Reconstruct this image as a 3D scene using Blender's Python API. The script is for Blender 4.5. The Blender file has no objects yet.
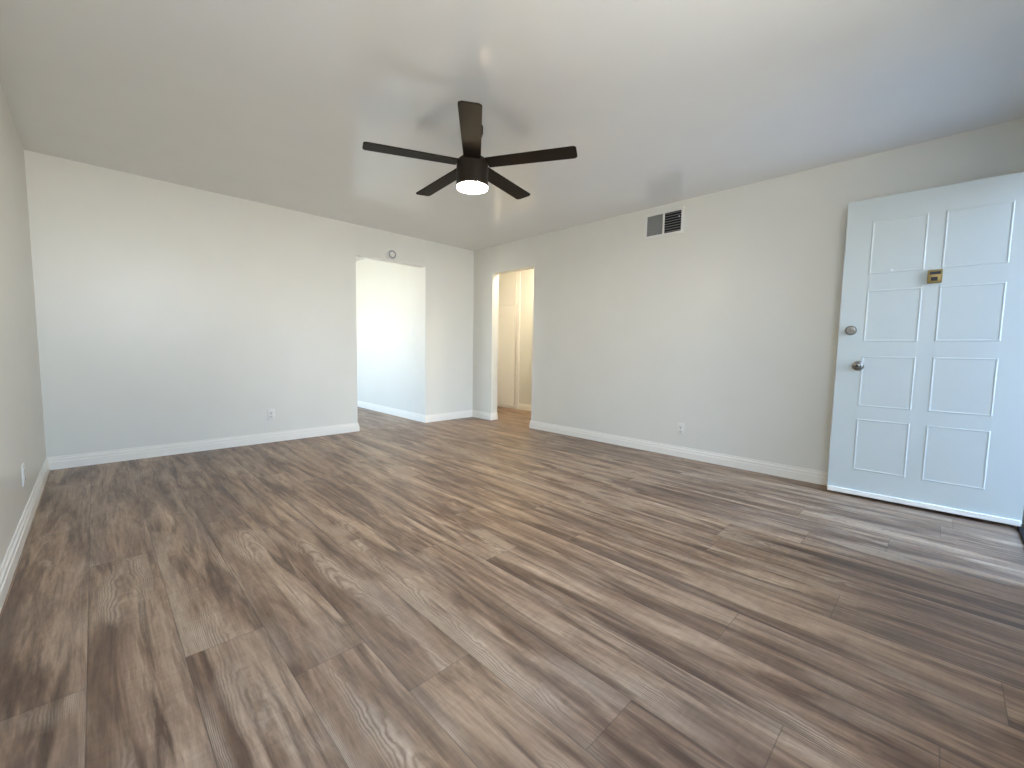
import bpy, bmesh, math
from mathutils import Vector, Matrix

S = bpy.context.scene
COL = S.collection

# ------------------------------------------------------------------ camera
F, YAW, PITCH, ROLL = 424.1456, 0.7774, 0.0800, 0.0163
CAM = Vector((-3.9719, -4.8616, 0.9977))
fw = Vector((math.sin(YAW) * math.cos(PITCH), math.cos(YAW) * math.cos(PITCH), -math.sin(PITCH)))
rt = Vector((math.cos(YAW), -math.sin(YAW), 0))
up = rt.cross(fw)
r2 = rt * math.cos(ROLL) + up * math.sin(ROLL)
u2 = -rt * math.sin(ROLL) + up * math.cos(ROLL)
cd = bpy.data.cameras.new('camera')
cd.sensor_fit = 'HORIZONTAL'
cd.sensor_width = 36.0
cd.lens = F * 36.0 / 1024.0
cd.clip_start = 0.02
cam = bpy.data.objects.new('camera', cd)
M = Matrix((r2, u2, -fw)).transposed().to_4x4()
M.translation = CAM
cam.matrix_world = M
COL.objects.link(cam)
S.camera = cam

# ------------------------------------------------------------------ world, exposure
S.view_settings.view_transform = 'Standard'
S.view_settings.look = 'None'
S.view_settings.gamma = 1.0
S.view_settings.use_curve_mapping = False
S.view_settings.exposure = 0.42
S.cycles.use_denoising = True
S.cycles.max_bounces = 14
S.cycles.diffuse_bounces = 8
S.cycles.sample_clamp_indirect = 8.0

SKY = 20.0
W = bpy.data.worlds.new('daylight')
S.world = W
W.use_nodes = True
wt = W.node_tree
for n in list(wt.nodes):
    wt.nodes.remove(n)
wo = wt.nodes.new('ShaderNodeOutputWorld')
wb = wt.nodes.new('ShaderNodeBackground')
wc = wt.nodes.new('ShaderNodeTexCoord')
ws = wt.nodes.new('ShaderNodeSeparateXYZ')
wm = wt.nodes.new('ShaderNodeMapRange')
wm.inputs['From Min'].default_value = -1.0
wm.inputs['From Max'].default_value = 1.0
wr = wt.nodes.new('ShaderNodeValToRGB')
e = wr.color_ramp.elements
e[0].position = 0.0;  e[0].color = (0.56, 0.53, 0.48, 1)      # sunlit pavement
e[1].position = 1.0;  e[1].color = (0.22, 0.48, 1.00, 1)      # upper sky
for pos, c in ((0.45, (0.64, 0.62, 0.57, 1)), (0.50, (0.86, 0.87, 0.86, 1)), (0.66, (0.48, 0.71, 1.0, 1))):
    k = e.new(pos); k.color = c
wb.inputs['Strength'].default_value = SKY
wt.links.new(wc.outputs['Generated'], ws.inputs[0])
wt.links.new(ws.outputs['Z'], wm.inputs['Value'])
wt.links.new(wm.outputs[0], wr.inputs[0])
wt.links.new(wr.outputs[0], wb.inputs['Color'])
wt.links.new(wb.outputs[0], wo.inputs[0])

# room dimensions (metres); the far corner of the room is the origin
H = 2.412
L = 4.277            # left wall at x = -L
FY = -5.262          # inner face of the front wall
T = 0.12             # wall thickness
XL, XR, OH1 = -1.764, -0.8184, 2.070      # opening in the back wall
Y0, Y1, OH2 = -0.4087, -1.1869, 2.049     # opening in the right wall
SIDE_Y = 3.2         # far end of the side room
HX = 1.115           # far wall of the hall
DX0, DX1 = -1.085, -0.125                 # front doorway
WX0, WX1, WZ0, WZ1 = -4.22, -2.50, 1.25, 2.30   # front window, behind the camera
VY0, VY1, VZ0, VZ1 = 0.50, 2.40, 0.90, 2.05     # side room window, in its left wall


def portal(name, loc, sx, sy, rot):
    """marks an opening so that the sky is sampled through it; gives no light itself"""
    ld = bpy.data.lights.new(name, 'AREA')
    ld.shape = 'RECTANGLE'; ld.size = sx; ld.size_y = sy
    ld.cycles.is_portal = True
    o = bpy.data.objects.new(name, ld)
    o.location = loc; o.rotation_euler = rot
    COL.objects.link(o)


portal('doorway_daylight', ((DX0 + DX1) / 2, FY - T - 0.01, 1.03), DX1 - DX0, 2.06, (math.radians(90), 0, 0))
portal('front_window_daylight', ((WX0 + WX1) / 2, FY - T - 0.01, (WZ0 + WZ1) / 2), WX1 - WX0, WZ1 - WZ0, (math.radians(90), 0, 0))
portal('side_window_daylight', (-L - T - 0.01, (VY0 + VY1) / 2, (VZ0 + VZ1) / 2), VZ1 - VZ0, VY1 - VY0, (0, math.radians(-90), 0))


# ------------------------------------------------------------------ materials
def mat(name, color, rough=0.5, metal=0.0, spec=0.5, bump=None, coat=0.0):
    m = bpy.data.materials.new(name)
    m.use_nodes = True
    nt = m.node_tree
    b = nt.nodes['Principled BSDF']
    b.inputs['Base Color'].default_value = (*color, 1)
    b.inputs['Roughness'].default_value = rough
    b.inputs['Metallic'].default_value = metal
    b.inputs['Specular IOR Level'].default_value = spec
    b.inputs['Coat Weight'].default_value = coat
    # a little procedural mottling so that nothing is a dead flat colour
    tc = nt.nodes.new('ShaderNodeTexCoord')
    nz = nt.nodes.new('ShaderNodeTexNoise')
    nz.inputs['Scale'].default_value = 3.0
    nz.inputs['Detail'].default_value = 3.0
    mr = nt.nodes.new('ShaderNodeMapRange')
    mr.inputs['To Min'].default_value = 0.97
    mr.inputs['To Max'].default_value = 1.03
    mx = nt.nodes.new('ShaderNodeVectorMath'); mx.operation = 'SCALE'
    mx.inputs[0].default_value = color
    nt.links.new(tc.outputs['Object'], nz.inputs['Vector'])
    nt.links.new(nz.outputs['Fac'], mr.inputs['Value'])
    nt.links.new(mr.outputs[0], mx.inputs['Scale'])
    nt.links.new(mx.outputs[0], b.inputs['Base Color'])
    if bump:
        scale, strength, dist = bump
        bz = nt.nodes.new('ShaderNodeTexNoise')
        bz.inputs['Scale'].default_value = scale
        bz.inputs['Detail'].default_value = 2.0
        bn = nt.nodes.new('ShaderNodeBump')
        bn.inputs['Strength'].default_value = strength
        bn.inputs['Distance'].default_value = dist
        nt.links.new(tc.outputs['Object'], bz.inputs['Vector'])
        nt.links.new(bz.outputs['Fac'], bn.inputs['Height'])
        nt.links.new(bn.outputs[0], b.inputs['Normal'])
    return m


M_WALL = mat('wall paint', (0.725, 0.725, 0.672), 0.36, bump=(95, 0.08, 0.002))
M_CEIL = mat('ceiling paint', (0.785, 0.795, 0.775), 0.17, spec=0.8, bump=(110, 0.06, 0.002))
M_SIDE = M_WALL
M_TRIM = mat('white trim paint', (0.84, 0.825, 0.77), 0.35)
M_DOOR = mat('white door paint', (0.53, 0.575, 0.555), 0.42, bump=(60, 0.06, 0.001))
M_CAB = mat('cabinet paint', (0.83, 0.81, 0.76), 0.4)
M_PLAST = mat('white plastic', (0.76, 0.755, 0.72), 0.38)
M_DARK = mat('dark slot', (0.02, 0.02, 0.02), 0.6)
M_GREYM = mat('painted grille metal', (0.32, 0.34, 0.345), 0.5)
M_DUCT = mat('dark duct', (0.012, 0.012, 0.013), 0.8)
M_LOUV = mat('dark grille louvre', (0.32, 0.33, 0.34), 0.5)
M_FAN = mat('dark bronze fan', (0.018, 0.013, 0.009), 0.5, spec=0.25)
M_BLADE = mat('espresso fan blade', (0.014, 0.009, 0.005), 0.55, spec=0.15)
M_NICK = mat('satin nickel', (0.26, 0.245, 0.225), 0.28, metal=1.0)
M_BRASS = mat('brass', (0.34, 0.25, 0.11), 0.32, metal=1.0)
M_BRONZE = mat('dark threshold', (0.016, 0.013, 0.012), 0.8, spec=0.15)
M_CONC = mat('concrete', (0.24, 0.25, 0.27), 0.85, bump=(40, 0.3, 0.004))
M_VINYL = mat('white window frame', (0.8, 0.8, 0.8), 0.35)


def glow(name, color, strength):
    m = bpy.data.materials.new(name); m.use_nodes = True
    b = m.node_tree.nodes['Principled BSDF']
    b.inputs['Base Color'].default_value = (0.9, 0.88, 0.84, 1)
    b.inputs['Emission Color'].default_value = (*color, 1)
    b.inputs['Emission Strength'].default_value = strength
    return m


M_LENS = glow('lit fan lamp', (1.0, 0.78, 0.50), 125.0)
M_HALL = glow('lit hall lamp', (1.0, 0.84, 0.62), 115.0)

M_GLASS = bpy.data.materials.new('window glass')
M_GLASS.use_nodes = True
nt = M_GLASS.node_tree
for n in list(nt.nodes):
    nt.nodes.remove(n)
go = nt.nodes.new('ShaderNodeOutputMaterial')
gm = nt.nodes.new('ShaderNodeMixShader'); gm.inputs[0].default_value = 0.06
gt = nt.nodes.new('ShaderNodeBsdfTransparent')
gg = nt.nodes.new('ShaderNodeBsdfGlossy'); gg.inputs['Roughness'].default_value = 0.03
nt.links.new(gt.outputs[0], gm.inputs[1]); nt.links.new(gg.outputs[0], gm.inputs[2])
nt.links.new(gm.outputs[0], go.inputs[0])


def floor_material():
    m = bpy.data.materials.new('vinyl plank floor')
    m.use_nodes = True
    nt = m.node_tree
    b = nt.nodes['Principled BSDF']

    def N(t, **kw):
        n = nt.nodes.new('ShaderNode' + t)
        for k, v in kw.items():
            setattr(n, k, v)
        return n

    def val(x):
        return x

    def link(a, bb):
        if isinstance(a, (int, float)):
            bb.default_value = a
        else:
            nt.links.new(a, bb)

    def math_(op, a, c=0.0, d=None):
        n = N('Math', operation=op)
        link(a, n.inputs[0]); link(c, n.inputs[1])
        if d is not None:
            link(d, n.inputs[2])
        return n.outputs[0]

    def comb(x, y, z):
        n = N('CombineXYZ')
        link(x, n.inputs[0]); link(y, n.inputs[1]); link(z, n.inputs[2])
        return n.outputs[0]

    def noise(vec, detail=3.0, rough=0.55, dist=0.0):
        n = N('TexNoise')
        n.inputs['Scale'].default_value = 1.0
        n.inputs['Detail'].default_value = detail
        n.inputs['Roughness'].default_value = rough
        n.inputs['Distortion'].default_value = dist
        nt.links.new(vec, n.inputs['Vector'])
        return n.outputs['Fac']

    def ramp(fac, stops):
        n = N('ValToRGB')
        els = n.color_ramp.elements
        els[0].position, els[0].color = stops[0][0], (*stops[0][1], 1)
        els[1].position, els[1].color = stops[-1][0], (*stops[-1][1], 1)
        for p, c in stops[1:-1]:
            k = els.new(p); k.color = (*c, 1)
        nt.links.new(fac, n.inputs[0])
        return n.outputs['Color']

    def mix(f, a, c, blend='MIX'):
        n = N('Mix', data_type='RGBA', blend_type=blend)
        link(f, n.inputs[0])
        for s, i in ((a, 6), (c, 7)):
            if isinstance(s, tuple):
                n.inputs[i].default_value = (*s, 1)
            else:
                nt.links.new(s, n.inputs[i])
        return n.outputs[2]

    def mapr(v, a, c, lo, hi, clamp=True):
        n = N('MapRange'); n.clamp = clamp
        link(v, n.inputs[0])
        for i, q in enumerate((a, c, lo, hi)):
            n.inputs[1 + i].default_value = q
        return n.outputs[0]

    geo = N('TexCoord')
    sep = N('SeparateXYZ')
    nt.links.new(geo.outputs['Object'], sep.inputs[0])
    X, Y = sep.outputs[0], sep.outputs[1]
    PW, PL = 0.2235, 1.52
    u = math_('DIVIDE', math_('ADD', X, 3.584 + PW * 20), PW)
    row = math_('FLOOR', u)
    fu = math_('FRACT', u)
    wn = N('TexWhiteNoise', noise_dimensions='1D')
    nt.links.new(row, wn.inputs['W'])
    v = math_('ADD', math_('DIVIDE', math_('ADD', Y, 40.0), PL), math_('MULTIPLY', wn.outputs['Value'], 7.0))
    col = math_('FLOOR', v)
    fv = math_('FRACT', v)
    wn2 = N('TexWhiteNoise', noise_dimensions='2D')
    nt.links.new(comb(row, col, 0.0), wn2.inputs['Vector'])
    pid = wn2.outputs['Value']
    sc = N('SeparateColor')
    nt.links.new(wn2.outputs['Color'], sc.inputs[0])
    p2, p3 = sc.outputs[0], sc.outputs[1]
    roff = math_('MULTIPLY', wn.outputs['Value'], 37.0)
    off = math_('MULTIPLY', pid, 37.0)
    off2 = math_('MULTIPLY', p2, 53.0)

    # slow colour bands running along each board
    big = noise(comb(math_('MULTIPLY', X, 9.5), math_('ADD', math_('MULTIPLY', Y, 1.05), roff), math_('MULTIPLY', pid, 0.35)), 5.0, 0.62, 0.9)
    base = ramp(math_('ADD', big, math_('MULTIPLY', math_('SUBTRACT', p3, 0.5), 0.05)), [
        (0.30, (0.090, 0.060, 0.045)), (0.40, (0.180, 0.128, 0.098)), (0.49, (0.290, 0.220, 0.172)),
        (0.58, (0.390, 0.315, 0.252)), (0.70, (0.52, 0.445, 0.37))])
    # long dark streaks
    st = noise(comb(math_('MULTIPLY', X, 17.0), math_('ADD', math_('MULTIPLY', Y, 1.15), roff), math_('MULTIPLY', pid, 0.5)), 5.0, 0.62, 1.1)
    base = mix(mapr(st, 0.48, 0.65, 0.0, 0.85), base, (0.088, 0.058, 0.045))
    # boards darken towards one long edge, unevenly
    ed = noise(comb(math_('MULTIPLY', X, 3.0), math_('ADD', math_('MULTIPLY', Y, 0.9), off2), roff), 3.0, 0.6)
    edge = math_('MULTIPLY', mapr(fu, 0.0, 0.34, 1.0, 0.0), mapr(ed, 0.40, 0.62, 0.0, 0.85))
    base = mix(edge, base, (0.105, 0.070, 0.055))
    # greyish lime-washed patches with growth rings in them
    pt = noise(comb(math_('MULTIPLY', X, 7.0), math_('ADD', math_('MULTIPLY', Y, 1.7), off), math_('ADD', off2, 9.0)), 2.0, 0.5, 0.4)
    patch = mapr(pt, 0.54, 0.68, 0.0, 1.0)
    cx = math_('MULTIPLY', math_('SUBTRACT', fu, math_('ADD', 0.3, math_('MULTIPLY', p3, 0.4))), 2.4)
    warp = noise(comb(math_('MULTIPLY', X, 9.0), math_('ADD', math_('MULTIPLY', Y, 7.0), off), off2), 3.0, 0.6, 0.2)
    rng = math_('ADD', math_('ADD', math_('MULTIPLY', math_('MULTIPLY', cx, cx), 9.0), math_('MULTIPLY', Y, 6.5)), math_('MULTIPLY', warp, 3.4))
    rings = math_('SINE', math_('MULTIPLY', rng, 6.2831))
    ringc = ramp(mapr(rings, -1.0, 1.0, 0.0, 1.0), [(0.0, (0.26, 0.21, 0.17)), (0.35, (0.38, 0.33, 0.28)), (1.0, (0.50, 0.45, 0.39))])
    base = mix(math_('MULTIPLY', patch, 0.80), base, ringc)
    # cool grey blotches
    bl = noise(comb(math_('MULTIPLY', X, 4.0), math_('ADD', math_('MULTIPLY', Y, 1.3), 17.0), off), 2.0)
    base = mix(mapr(bl, 0.52, 0.72, 0.0, 0.4), base, (0.30, 0.27, 0.255))
    # fine grain
    gr = noise(comb(math_('MULTIPLY', X, 110.0), math_('ADD', math_('MULTIPLY', Y, 9.0), off), off2), 4.0, 0.7, 0.4)
    base = mix(1.0, base, mix(mapr(gr, 0.3, 0.7, 0.0, 1.0), (0.80, 0.79, 0.78), (1.15, 1.15, 1.15)), 'MULTIPLY')
    # saw marks across the board
    sw = noise(comb(math_('MULTIPLY', X, 12.0), math_('MULTIPLY', Y, 60.0), off), 2.0)
    base = mix(1.0, base, mix(mapr(sw, 0.35, 0.65, 0.0, 1.0), (0.95, 0.95, 0.95), (1.04, 1.04, 1.04)), 'MULTIPLY')
    base = mix(1.0, base, (0.90, 0.745, 0.595), 'MULTIPLY')
    # seams
    du = math_('MULTIPLY', math_('MINIMUM', fu, math_('SUBTRACT', 1.0, fu)), PW)
    dv = math_('MULTIPLY', math_('MINIMUM', fv, math_('SUBTRACT', 1.0, fv)), PL)
    dd = math_('MINIMUM', du, dv)
    seam = mapr(dd, 0.0006, 0.0022, 0.45, 0.0)
    base = mix(seam, base, (0.035, 0.027, 0.022))
    nt.links.new(base, b.inputs['Base Color'])
    rr = mapr(gr, 0.3, 0.7, 0.46, 0.34)
    nt.links.new(rr, b.inputs['Roughness'])
    b.inputs['Specular IOR Level'].default_value = 0.5
    bn = N('Bump')
    bn.inputs['Strength'].default_value = 0.22
    bn.inputs['Distance'].default_value = 0.002
    hh = math_('SUBTRACT', math_('MULTIPLY', gr, 0.5), math_('MULTIPLY', seam, 1.2))
    nt.links.new(hh, bn.inputs['Height'])
    nt.links.new(bn.outputs[0], b.inputs['Normal'])
    return m


M_FLOOR = floor_material()


# ------------------------------------------------------------------ mesh helpers
def box(bm, x0, x1, y0, y1, z0, z1, mtx=None, bevel=0.0):
    vs = [bm.verts.new((x, y, z)) for x in (x0, x1) for y in (y0, y1) for z in (z0, z1)]
    fs = [bm.faces.new([vs[i] for i in q]) for q in
          ((0, 1, 3, 2), (4, 6, 7, 5), (0, 4, 5, 1), (2, 3, 7, 6), (0, 2, 6, 4), (1, 5, 7, 3))]
    if bevel > 0:
        es = list({ed for f in fs for ed in f.edges})
        r = bmesh.ops.bevel(bm, geom=es, offset=bevel, segments=2, affect='EDGES', profile=0.5)
        vs = list({v for f in r['faces'] for v in f.verts} | {v for v in vs if v.is_valid})
    if mtx is not None:
        bmesh.ops.transform(bm, matrix=mtx, verts=[v for v in vs if v.is_valid])
    return vs


def lathe(bm, prof, seg=48, mtx=None):
    """prof: list of (radius, z); radius 0 closes the end"""
    rings = []
    allv = []
    for r, z in prof:
        if r < 1e-6:
            v = bm.verts.new((0, 0, z)); rings.append([v]); allv.append(v)
        else:
            ring = [bm.verts.new((r * math.cos(2 * math.pi * i / seg), r * math.sin(2 * math.pi * i / seg), z)) for i in range(seg)]
            rings.append(ring); allv += ring
    for a, c in zip(rings, rings[1:]):
        for i in range(seg):
            j = (i + 1) % seg
            if len(a) == 1 and len(c) == 1:
                continue
            if len(a) == 1:
                bm.faces.new((a[0], c[j], c[i]))
            elif len(c) == 1:
                bm.faces.new((a[i], a[j], c[0]))
            else:
                bm.faces.new((a[i], a[j], c[j], c[i]))
    if mtx is not None:
        bmesh.ops.transform(bm, matrix=mtx, verts=allv)
    return allv


def obj(name, bm, material, parent=None, smooth=False):
    bmesh.ops.recalc_face_normals(bm, faces=bm.faces)
    me = bpy.data.meshes.new(name)
    bm.to_mesh(me); bm.free()
    me.materials.append(material)
    if smooth:
        for p in me.polygons:
            p.use_smooth = True
        me.set_sharp_from_angle(angle=math.radians(38))
    o = bpy.data.objects.new(name, me)
    COL.objects.link(o)
    if parent is not None:
        o.parent = parent
    return o


def tag(o, label, cat, group=None):
    o['label'] = label; o['category'] = cat
    if group:
        o['group'] = group
    return o


def thing(name, label, cat, loc, rotz=0.0, group=None):
    o = bpy.data.objects.new(name, None)
    o.empty_display_size = 0.1
    o.location = loc; o.rotation_euler = (0, 0, rotz)
    COL.objects.link(o)
    return tag(o, label, cat, group)


def struct(name, bm, material, label=None, cat=None, parent=None, smooth=False):
    o = obj(name, bm, material, parent, smooth)
    if parent is None:
        o['kind'] = 'structure'
        if label:
            tag(o, label, cat)
    return o


def copy_tree(src, loc, rotz, label):
    r = src.copy(); COL.objects.link(r)
    r.location = loc; r.rotation_euler = (0, 0, rotz); r['label'] = label
    for ch in src.children:
        c = ch.copy(); COL.objects.link(c); c.parent = r
        for g in ch.children:
            d = g.copy(); COL.objects.link(d); d.parent = c
    return r


# ------------------------------------------------------------------ room shell
bm = bmesh.new(); box(bm, -L - T, 1.75, FY - T, SIDE_Y + T, -0.12, 0.0)
struct('floor', bm, M_FLOOR, 'grey brown wood plank floor running through all the rooms', 'floor')
bm = bmesh.new(); box(bm, -L - T, 1.75, FY - T, SIDE_Y + T, H, H + 0.12)
struct('ceiling', bm, M_CEIL, 'pale satin painted ceiling with fine stipple texture', 'ceiling')

bm = bmesh.new()
box(bm, -L - T, -L, FY - T, VY0, 0, H)
box(bm, -L - T, -L, VY1, SIDE_Y + T, 0, H)
box(bm, -L - T, -L, VY0, VY1, 0, VZ0)
box(bm, -L - T, -L, VY0, VY1, VZ1, H)
struct('wall_left', bm, M_WALL, 'pale wall along the left edge of the photo', 'wall')

bm = bmesh.new()
box(bm, -L, XL, 0, T, 0, H)
box(bm, XR, 0.0, 0, T, 0, H)
box(bm, XL, XR, 0, T, OH1, H)
struct('wall_back', bm, M_WALL, 'pale wall with the opening into a bright white room', 'wall')

bm = bmesh.new()
box(bm, 0, T, Y0, 1.12, 0, H)
box(bm, 0, T, FY - T, Y1, 0, H)
box(bm, 0, T, Y1, Y0, OH2, H)
struct('wall_right', bm, M_WALL, 'pale wall with the air vent and the opening into the hall', 'wall')

bm = bmesh.new()
box(bm, -L, WX0, FY - T, FY, 0, H)
box(bm, WX0, WX1, FY - T, FY, 0, WZ0)
box(bm, WX0, WX1, FY - T, FY, WZ1, H)
box(bm, WX1, DX0, FY - T, FY, 0, H)
box(bm, DX0, DX1, FY - T, FY, 2.075, H)
box(bm, DX1, 0.0, FY - T, FY, 0, H)
struct('wall_front', bm, M_WALL, 'front wall with the entrance doorway', 'wall')

# side room beyond the back wall
bm = bmesh.new(); box(bm, XR, XR + T, T, SIDE_Y, 0, H)
struct('wall_side_room_right', bm, M_SIDE, 'bright white wall seen through the opening, with a light switch', 'wall')
bm = bmesh.new(); box(bm, -L, XR + T, SIDE_Y, SIDE_Y + T, 0, H)
struct('wall_side_room_back', bm, M_SIDE, 'far wall of the side room', 'wall')

# hall beyond the right wall
CY0, CY1 = 0.138, 1.00
bm = bmesh.new(); box(bm, HX, HX + T, -2.8, CY0 - 0.002, 0, H)
struct('wall_hall_back', bm, M_WALL, 'warmly lit hall wall to the right of the linen cabinet', 'wall')
bm = bmesh.new(); box(bm, T, HX + 0.6, CY1, CY1 + T, 0, H)
struct('wall_hall_left', bm, M_WALL, 'end wall of the hall beside the linen cabinet', 'wall')
bm = bmesh.new(); box(bm, T, HX + T, -2.8 - T, -2.8, 0, H)
struct('wall_hall_right', bm, M_WALL, 'far right end wall of the hall', 'wall')


# ------------------------------------------------------------------ baseboards
PROF = [(0, 0), (0.015, 0), (0.015, 0.058), (0.0115, 0.063), (0.0115, 0.080), (0.006, 0.088), (0.0055, 0.102), (0, 0.102)]


def baseboard(name, paths, label):
    """sweeps the moulding along floor polylines, room on the left of the direction of travel"""
    bm = bmesh.new()
    for path in paths:
        P = [Vector((x, y)) for x, y in path]
        sections = []
        for i, pnt in enumerate(P):
            ns = []
            if i > 0:
                d = (P[i] - P[i - 1]).normalized(); ns.append(Vector((-d.y, d.x)))
            if i < len(P) - 1:
                d = (P[i + 1] - P[i]).normalized(); ns.append(Vector((-d.y, d.x)))
            n = sum(ns, Vector((0, 0)))
            if len(ns) == 2:
                n = n / (1 + ns[0].dot(ns[1]))
            sections.append([bm.verts.new((pnt.x + n.x * t, pnt.y + n.y * t, z)) for t, z in PROF])
        for a, c in zip(sections, sections[1:]):
            k = len(PROF)
            for i in range(k):
                j = (i + 1) % k
                bm.faces.new((a[i], a[j], c[j], c[i]))
        bm.faces.new(sections[0]); bm.faces.new(list(reversed(sections[-1])))
    return struct(name, bm, M_TRIM, label, 'baseboard')


baseboard('baseboard_left', [[(-L, 0), (-L, FY)]], 'white moulded baseboard along the left wall')
baseboard('baseboard_back', [[(XL, T), (XL, 0), (-L, 0)]], 'white moulded baseboard along the back wall left of the opening')
baseboard('baseboard_corner', [[(T, Y0), (0, Y0), (0, 0), (XR, 0), (XR, SIDE_Y)]],
          'white baseboard turning the far corner between the two openings')
baseboard('baseboard_right', [[(0, FY), (0, Y1), (T, Y1)]], 'white moulded baseboard below the air vent wall')
baseboard('baseboard_front', [[(-L, FY), (DX0 - 0.07, FY)]], 'white moulded baseboard along the front wall')
baseboard('baseboard_hall', [[(HX, -2.8), (HX, CY0 - 0.002)]], 'white baseboard at the foot of the hall wall')

# ------------------------------------------------------------------ front doorway, threshold, unseen porch light blockers
bm = bmesh.new()
CW = 0.065
box(bm, DX0 - CW, DX0, FY, FY + 0.014, 0, 2.075 + CW)
box(bm, DX0, DX1 , FY, FY + 0.014, 2.075, 2.075 + CW)
box(bm, DX0, DX0 + 0.018, FY - T, FY, 0, 2.075)
box(bm, DX1 - 0.018, DX1, FY - T, FY, 0, 2.075)
box(bm, DX0 + 0.018, DX1 - 0.018, FY - T, FY, 2.055, 2.075)
struct('trim_1', bm, M_TRIM, 'white frame of the entrance doorway', 'door frame')
bm = bmesh.new()
box(bm, DX0 + 0.018, DX1 - 0.018, FY - T - 0.03, FY + 0.035, 0, 0.014, bevel=0.004)
struct('trim_2', bm, M_BRONZE, 'dark metal threshold at the foot of the entrance doorway', 'threshold')
bm = bmesh.new(); box(bm, -1.25, 0.22, FY - T - 8.0, FY - T, -0.30, -0.04)  # unseen slab, lengthened to keep warm ground light off the ceiling
struct('porch_slab', bm, M_CONC, 'unseen concrete slab outside the doorway, lengthened to block ground light', 'step')


bm = bmesh.new(); box(bm, 0.22, 0.34, FY - T - 2.6, FY - T, -0.30, 3.6)  # unseen wall, added to cut daylight from the east at the doorway
struct('wall_porch_east_blocker', bm, M_CONC, 'unseen wall added outside the entrance to block daylight from the east', 'wall')
bm = bmesh.new(); box(bm, -1.25, 0.22, FY - T - 0.75, FY - T, 2.62, 2.75)  # unseen roof, added to hold back high sky light
struct('porch_roof_blocker', bm, M_CONC, 'unseen roof added outside the doorway to block high sky', 'roof')


bm = bmesh.new(); box(bm, -1.37, -1.25, FY - T - 2.6, FY - T, -0.30, 3.6)  # unseen wall, added to dim the daylight reaching the door face
struct('wall_porch_west_blocker', bm, M_CONC, 'unseen wall added to keep western daylight off the open door', 'wall')


def window(name, cx, cy, wid, z0, z1, rotz, label):
    w = bpy.data.objects.new(name, None); COL.objects.link(w)
    w.location = (cx, cy, z0); w.rotation_euler = (0, 0, rotz); w['kind'] = 'structure'; tag(w, label, 'window')
    hw = wid / 2; h = z1 - z0
    bm = bmesh.new()
    f = 0.045
    box(bm, -hw, -hw + f, -0.035, 0.035, 0, h); box(bm, hw - f, hw, -0.035, 0.035, 0, h)
    box(bm, -hw + f, hw - f, -0.035, 0.035, 0, f); box(bm, -hw + f, hw - f, -0.035, 0.035, h - f, h)
    box(bm, -0.025, 0.025, -0.03, 0.03, f, h - f)
    obj('window_frame', bm, M_VINYL, w)
    for a, c in ((-hw + f, -0.025), (0.025, hw - f)):
        bm = bmesh.new(); box(bm, a, c, -0.003, 0.003, f, h - f)
        obj('pane', bm, M_GLASS, w)


window('window_1', (WX0 + WX1) / 2, FY - T / 2, WX1 - WX0, WZ0, WZ1, 0, 'wide window in the front wall')
window('window_2', -L - T / 2, (VY0 + VY1) / 2, VY1 - VY0, VZ0, VZ1, math.radians(90), 'wide window of the side room')

# ------------------------------------------------------------------ entrance door (standing open)
A = Vector((-0.199, -4.3221)); B = Vector((-0.1644, -5.2408))
DW = (B - A).length
ang = math.atan2(B.y - A.y, B.x - A.x)
door = bpy.data.objects.new('door_1', None)
door.location = (A.x, A.y, 0.0); door.rotation_euler = (0, 0, ang)
COL.objects.link(door)
door['kind'] = 'structure'
tag(door, 'white panelled entrance door standing open beside the right wall', 'door')
# local x runs from the free edge to the hinges, local y goes into the door (away from the room)
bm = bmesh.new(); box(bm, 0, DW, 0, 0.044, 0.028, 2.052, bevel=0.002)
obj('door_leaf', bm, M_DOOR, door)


def panel(x0, x1, z0, z1, back):
    """embossed panel: raised bead around a shallow field"""
    bm = bmesh.new()
    prof = [(0.0, 0.0), (0.004, 0.0018), (0.007, 0.0018), (0.012, 0.0003), (0.016, 0.0003)]
    rings = []
    for ins, h in prof:
        yy = (-h if not back else 0.044 + h)
        rings.append([bm.verts.new(q) for q in ((x0 + ins, yy, z0 + ins), (x1 - ins, yy, z0 + ins), (x1 - ins, yy, z1 - ins), (x0 + ins, yy, z1 - ins))])
    for a, c in zip(rings, rings[1:]):
        for i in range(4):
            j = (i + 1) % 4
            bm.faces.new((a[i], a[j], c[j], c[i]))
    bm.faces.new(rings[-1])
    bm.faces.new(list(reversed(rings[0])))
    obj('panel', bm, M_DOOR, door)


COLS = ((0.137, 0.410), (0.486, 0.763))
ROWS = ((0.200, 0.560), (0.648, 0.995), (1.095, 1.440), (1.548, 1.900))
for back in (False, True):
    for cx in COLS:
        for rz in ROWS:
            panel(cx[0], cx[1], rz[0], rz[1], back)
bm = bmesh.new()
box(bm, 0.004, DW - 0.004, -0.013, 0.0, 0.022, 0.055, bevel=0.003)
o = obj('weather_strip', bm, M_TRIM, door); o['label'] = 'white weather strip along the bottom edge'
ROT_OUT = Matrix.Rotation(math.radians(90), 4, 'X')      # local +z -> door -y (towards the room)
ROT_IN = Matrix.Rotation(math.radians(-90), 4, 'X')


def at(x, y, z, rot):
    return Matrix.Translation((x, y, z)) @ rot


def knob(y, rot):
    bm = bmesh.new()
    lathe(bm, [(0, 0), (0.033, 0), (0.033, 0.003), (0.029, 0.009), (0.014, 0.012), (0.012, 0.026), (0.016, 0.032),
               (0.0255, 0.040), (0.0285, 0.050), (0.0265, 0.060), (0.019, 0.066), (0.010, 0.0675), (0, 0.0675)], 40,
          at(0.122, y, 0.927, rot))
    return obj('door_knob', bm, M_NICK, door, smooth=True)


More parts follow.
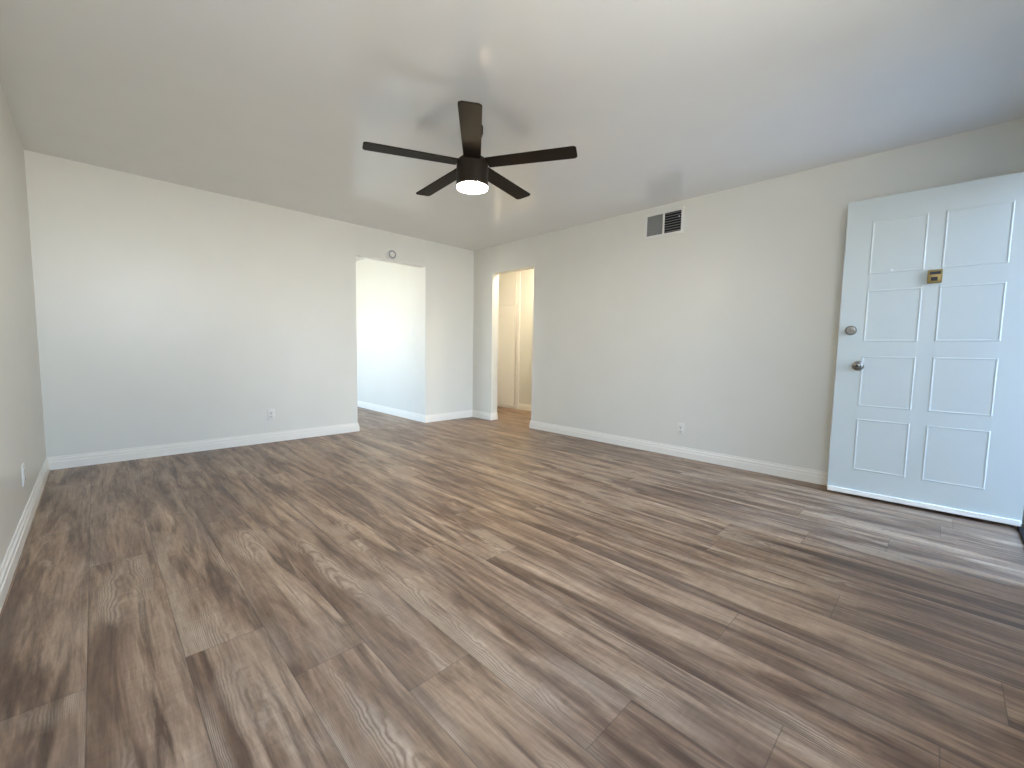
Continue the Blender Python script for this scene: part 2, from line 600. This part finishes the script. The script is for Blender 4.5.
k = knob(0.0, ROT_OUT); k['label'] = 'satin nickel door knob with keyhole'
bm = bmesh.new(); lathe(bm, [(0, 0.0674), (0.0085, 0.0674), (0.0085, 0.0682), (0, 0.0682)], 20, at(0.122, 0, 0.927, ROT_OUT))
obj('keyhole', bm, M_DARK, k)
knob(0.044, ROT_IN)
bm = bmesh.new()
lathe(bm, [(0, 0), (0.033, 0), (0.033, 0.004), (0.031, 0.012), (0.0265, 0.021), (0.022, 0.022), (0.0215, 0.019), (0, 0.019)], 40,
      at(0.067, 0, 1.172, ROT_OUT))
d = obj('deadbolt', bm, M_NICK, door, smooth=True); d['label'] = 'satin nickel deadbolt above the knob'
bm = bmesh.new(); box(bm, 0.0655, 0.0685, -0.0205, -0.019, 1.165, 1.179)
obj('keyhole', bm, M_DARK, d)
bm = bmesh.new()
lathe(bm, [(0, 0), (0.030, 0), (0.028, 0.008), (0.012, 0.010), (0.010, 0.02), (0, 0.02)], 32, at(0.067, 0.044, 1.172, ROT_IN))
obj('thumb_turn', bm, M_NICK, door, smooth=True)
# brass knocker with viewer
bm = bmesh.new()
box(bm, 0.428, 0.495, -0.016, 0.0, 1.459, 1.543, bevel=0.005)
kn = obj('door_knocker', bm, M_BRASS, door, smooth=True); kn['label'] = 'small square brass door knocker'
bm = bmesh.new(); box(bm, 0.437, 0.486, -0.0165, -0.010, 1.512, 1.530)
obj('name_slot', bm, M_DARK, kn)
bm = bmesh.new(); box(bm, 0.444, 0.474, -0.0168, -0.010, 1.474, 1.497)
obj('viewer', bm, M_DARK, kn)
bm = bmesh.new(); box(bm, 0.436, 0.486, -0.021, -0.0155, 1.503, 1.508, bevel=0.002)
obj('striker', bm, M_BRASS, kn)
bm = bmesh.new(); lathe(bm, [(0, 0), (0.006, 0), (0.005, 0.003), (0.0025, 0.0032), (0, 0.002)], 20, at(0.256, 0, 1.565, ROT_OUT))
obj('peephole', bm, M_PLAST, door, smooth=True)
for hz in (0.22, 1.04, 1.84):
    bm = bmesh.new()
    lathe(bm, [(0, 0), (0.007, 0), (0.007, 0.09), (0, 0.09)], 16, Matrix.Translation((DW + 0.004, 0.052, hz)))
    obj('hinge', bm, M_NICK, door, smooth=True)

# ------------------------------------------------------------------ ceiling fan
FX, FYY, BZ = -2.1875, -2.6539, 2.1806
fan = thing('ceiling_fan', 'dark bronze five bladed ceiling fan with its lamp lit', 'ceiling fan', (FX, FYY, 0))
bm = bmesh.new()
lathe(bm, [(0, H), (0.066, H), (0.066, H - 0.035), (0.060, H - 0.055), (0.030, H - 0.066), (0, H - 0.066)], 40)
obj('canopy', bm, M_FAN, fan, smooth=True)
bm = bmesh.new(); lathe(bm, [(0, H - 0.065), (0.013, H - 0.065), (0.013, 2.215), (0, 2.215)], 20)
obj('downrod', bm, M_FAN, fan, smooth=True)
bm = bmesh.new()
lathe(bm, [(0, 2.216), (0.050, 2.216), (0.084, 2.210), (0.097, 2.198), (0.101, 2.184), (0.101, 2.060), (0.103, 2.055), (0.103, 2.038), (0.099, 2.038), (0.099, 2.046), (0, 2.046)], 56)
obj('motor_housing', bm, M_FAN, fan, smooth=True)
bm = bmesh.new()
lathe(bm, [(0, 2.045), (0.0985, 2.045), (0.0985, 2.031), (0.085, 2.026), (0.06, 2.0215), (0.03, 2.019), (0, 2.018)], 48)
o = obj('lamp_lens', bm, M_LENS, fan, smooth=True); o['label'] = 'round frosted lamp glowing warm white'

PIT = -0.1045
A0 = -2.273
SAG = Matrix.Rotation(-0.0267, 4, 'X') @ Matrix.Rotation(-0.0044, 4, 'Y')   # the rotor hangs a touch out of level
R1, HW1, HW0 = 0.665, 0.0605, 0.054


def blade_mesh():
    """outline in the local x (length), y (width) plane, rounded tip corners"""
    pts = [(0.098, -HW0), (R1 - 0.02, -HW1)]
    for i in range(1, 7):
        a = -math.pi / 2 + i * math.pi / 12
        pts.append((R1 - 0.02 + 0.02 * math.cos(a), -HW1 + 0.02 + 0.02 * math.sin(a)))
    for i in range(0, 7):
        a = i * math.pi / 12
        pts.append((R1 - 0.02 + 0.02 * math.cos(a), HW1 - 0.02 + 0.02 * math.sin(a)))
    pts.append((0.098, HW0))
    bm = bmesh.new()
    lo = [bm.verts.new((x, y, -0.004)) for x, y in pts]
    hi = [bm.verts.new((x, y, 0.004)) for x, y in pts]
    n = len(pts)
    bm.faces.new(lo); bm.faces.new(list(reversed(hi)))
    for i in range(n):
        j = (i + 1) % n
        bm.faces.new((lo[i], hi[i], hi[j], lo[j]))
    es = [ed for ed in bm.edges if len({v in lo for v in ed.verts}) == 1]
    bmesh.ops.bevel(bm, geom=es, offset=0.0015, segments=1, affect='EDGES')
    return bm


b0 = obj('blade', blade_mesh(), M_BLADE, fan)
for i in range(5):
    b = b0
    if i:
        b = b0.copy(); COL.objects.link(b)
    b.matrix_basis = Matrix.Translation((0, 0, BZ)) @ SAG @ Matrix.Rotation(A0 + i * 2 * math.pi / 5, 4, 'Z') @ Matrix.Rotation(PIT, 4, 'X')

# ------------------------------------------------------------------ air vent
vent = thing('air_vent', 'white framed two section air vent high on the right wall', 'air vent', (0, -2.877, 2.115))
# local: wall plane x = 0, room towards -x; y across
VW, VH = 0.197, 0.238
bm = bmesh.new()
fr = 0.024
box(bm, -0.010, 0, -VW, -VW + fr, 0, VH); box(bm, -0.010, 0, VW - fr, VW, 0, VH)
box(bm, -0.010, 0, -VW + fr, VW - fr, 0, fr); box(bm, -0.010, 0, -VW + fr, VW - fr, VH - fr, VH)
box(bm, -0.010, 0, -0.008, 0.008, fr, VH - fr)
obj('vent_frame', bm, M_PLAST, vent)
bm = bmesh.new(); box(bm, -0.0012, 0, -VW + fr, VW - fr, fr, VH - fr)
obj('duct_opening', bm, M_DUCT, vent)


def louvre(y0, y1, n, tilt, m, parent_name, label):
    bm = bmesh.new()
    z0, z1 = fr, VH - fr
    step = (z1 - z0) / n
    for i in range(n):
        zc = z0 + (i + 0.5) * step
        mt = Matrix.Translation((-0.0050, 0, zc)) @ Matrix.Rotation(tilt, 4, 'Y')
        box(bm, -0.0005, 0.0005, y0, y1, -0.0045, 0.0045, mtx=mt)
    o = obj(parent_name, bm, m, vent); o['label'] = label
    return o


bm = bmesh.new()
n = 26
y0, y1 = 0.008, VW - fr
for i in range(n):
    yc = y0 + (i + 0.5) * (y1 - y0) / n
    mt = Matrix.Translation((-0.0045, yc, 0)) @ Matrix.Rotation(math.radians(-20), 4, 'Z')
    box(bm, -0.0004, 0.0004, -0.0030, 0.0030, fr, VH - fr, mtx=mt)
o = obj('louvre_bank', bm, M_GREYM, vent); o['label'] = 'grey closed louvre bank on the left half'
louvre(-VW + fr, -0.008, 8, math.radians(50), M_LOUV, 'louvre_bank', 'dark open louvre bank on the right half')
bm = bmesh.new(); box(bm, -0.017, -0.006, -VW + fr + 0.016, -VW + fr + 0.023, 0.150, 0.163, bevel=0.002)
obj('damper_lever', bm, M_PLAST, vent)

# ------------------------------------------------------------------ outlets, switch, detector
def outlet(label):
    """wall plane y = 0, room towards -y"""
    t = thing('wall_outlet', label, 'outlet', (0, 0, 0), group='duplex outlets low on the walls')
    bm = bmesh.new(); box(bm, -0.036, 0.036, -0.006, 0.0, 0, 0.116, bevel=0.0025)
    obj('cover_plate', bm, M_PLAST, t, smooth=True)
    for zc in (0.038, 0.078):
        bm = bmesh.new(); box(bm, -0.017, 0.017, -0.0085, -0.004, zc - 0.0145, zc + 0.0145, bevel=0.002)
        rc = obj('receptacle', bm, M_PLAST, t, smooth=True)
        bm = bmesh.new()
        box(bm, -0.0085, -0.0055, -0.0090, -0.0080, zc - 0.003, zc + 0.008)
        box(bm, 0.0055, 0.0085, -0.0090, -0.0080, zc - 0.003, zc + 0.008)
        box(bm, -0.003, 0.003, -0.0090, -0.0080, zc - 0.011, zc - 0.005)
        obj('slots', bm, M_DARK, rc)
    bm = bmesh.new(); lathe(bm, [(0, 0), (0.0035, 0), (0.003, 0.001), (0, 0.0012)], 12, at(0, -0.006, 0.058, ROT_OUT))
    obj('screw', bm, M_NICK, t)
    return t


o1 = outlet('white duplex outlet low on the back wall left of the opening')
o1.location = (-2.690, 0, 0.232)
copy_tree(o1, (0, -3.140, 0.212), math.radians(-90), 'white duplex outlet low on the right wall below the air vent')
copy_tree(o1, (-L, -1.430, 0.228), math.radians(90), 'white duplex outlet low on the left wall by the photo edge')

sw = thing('light_switch', 'white toggle light switch on the bright side room wall', 'light switch', (XR, 0.342, 1.160), math.radians(-90))
bm = bmesh.new(); box(bm, -0.036, 0.036, -0.006, 0.0, 0, 0.116, bevel=0.0025)
obj('cover_plate', bm, M_PLAST, sw, smooth=True)
bm = bmesh.new(); box(bm, -0.005, 0.005, -0.017, -0.004, 0.054, 0.068, bevel=0.0015)
obj('toggle', bm, M_PLAST, sw)

det = thing('smoke_detector', 'small round white detector above the wide opening', 'detector', (-1.318, 0, 2.140))
bm = bmesh.new()
lathe(bm, [(0, 0), (0.072, 0), (0.072, 0.010), (0.068, 0.013), (0, 0.013)], 40, ROT_OUT)
obj('mounting_base', bm, M_PLAST, det, smooth=True)
bm = bmesh.new()
lathe(bm, [(0, 0.012), (0.056, 0.012), (0.056, 0.022), (0.060, 0.024), (0.060, 0.034), (0.054, 0.041), (0.034, 0.043), (0.033, 0.040), (0.024, 0.040), (0.023, 0.045), (0, 0.046)], 40, ROT_OUT)
obj('cover', bm, M_PLAST, det, smooth=True)
bm = bmesh.new()
lathe(bm, [(0.033, 0.0415), (0.033, 0.0434), (0.051, 0.0430), (0.051, 0.0405)], 40, ROT_OUT)
obj('groove_shade_ring', bm, M_GREYM, det)  # grey annulus painting in the shade of the cover's groove
bm = bmesh.new()
lathe(bm, [(0, 0.018), (0.0572, 0.018), (0.0572, 0.0205), (0, 0.0205)], 40, ROT_OUT)
obj('sensor_slot', bm, M_DARK, det)

# ------------------------------------------------------------------ hall: linen cabinet and lamp
cab = thing('linen_cabinet', 'tall cream built-in cabinet seen through the hall opening', 'cabinet', (0, 0, 0))
CX = 1.09
bm = bmesh.new()
box(bm, CX, HX + 0.5, CY0, CY0 + 0.062, 0, H)                 # right stile / side
box(bm, CX, HX + 0.5, CY1 - 0.05, CY1, 0, H)                  # left stile / side
box(bm, CX, HX + 0.5, CY0 + 0.062, CY1 - 0.05, 0, 0.035)      # sill
box(bm, CX, HX + 0.5, CY0 + 0.062, CY1 - 0.05, H - 0.05, H)   # head
box(bm, CX + 0.004, HX + 0.5, CY0 + 0.062, CY1 - 0.05, 1.735, 1.765)
box(bm, HX + 0.48, HX + 0.5, CY0 + 0.062, CY1 - 0.05, 0.035, H - 0.05)
obj('cabinet_body', bm, M_CAB, cab)
for z0, z1, gap in ((0.042, 1.738, 0.012), (1.752, H - 0.040, 0.002)):
    bm = bmesh.new(); box(bm, CX - 0.016, CX + 0.002, CY0 + 0.062 + gap, CY1 - 0.045, z0, z1, bevel=0.002)
    dd = obj('cabinet_door', bm, M_CAB, cab)
    for hz in ((z0 + 0.07, z1 - 0.10) if gap > 0.01 else (z0 + 0.06,)):
        bm = bmesh.new(); box(bm, CX - 0.006, CX - 0.0005, CY0 + 0.046, CY0 + 0.074, hz, hz + 0.05)
        obj('hinge', bm, M_CAB, dd)

hl = thing('ceiling_light', 'round warm lit ceiling light in the hall', 'ceiling light', (0.52, -0.72, H))
bm = bmesh.new(); lathe(bm, [(0, 0), (0.15, 0), (0.15, -0.02), (0.14, -0.028), (0, -0.028)], 40)
obj('lamp_base', bm, M_VINYL, hl, smooth=True)
bm = bmesh.new(); lathe(bm, [(0, -0.027), (0.135, -0.028), (0.125, -0.055), (0.09, -0.078), (0.04, -0.09), (0, -0.092)], 40)
obj('lamp_shade', bm, M_HALL, hl, smooth=True)
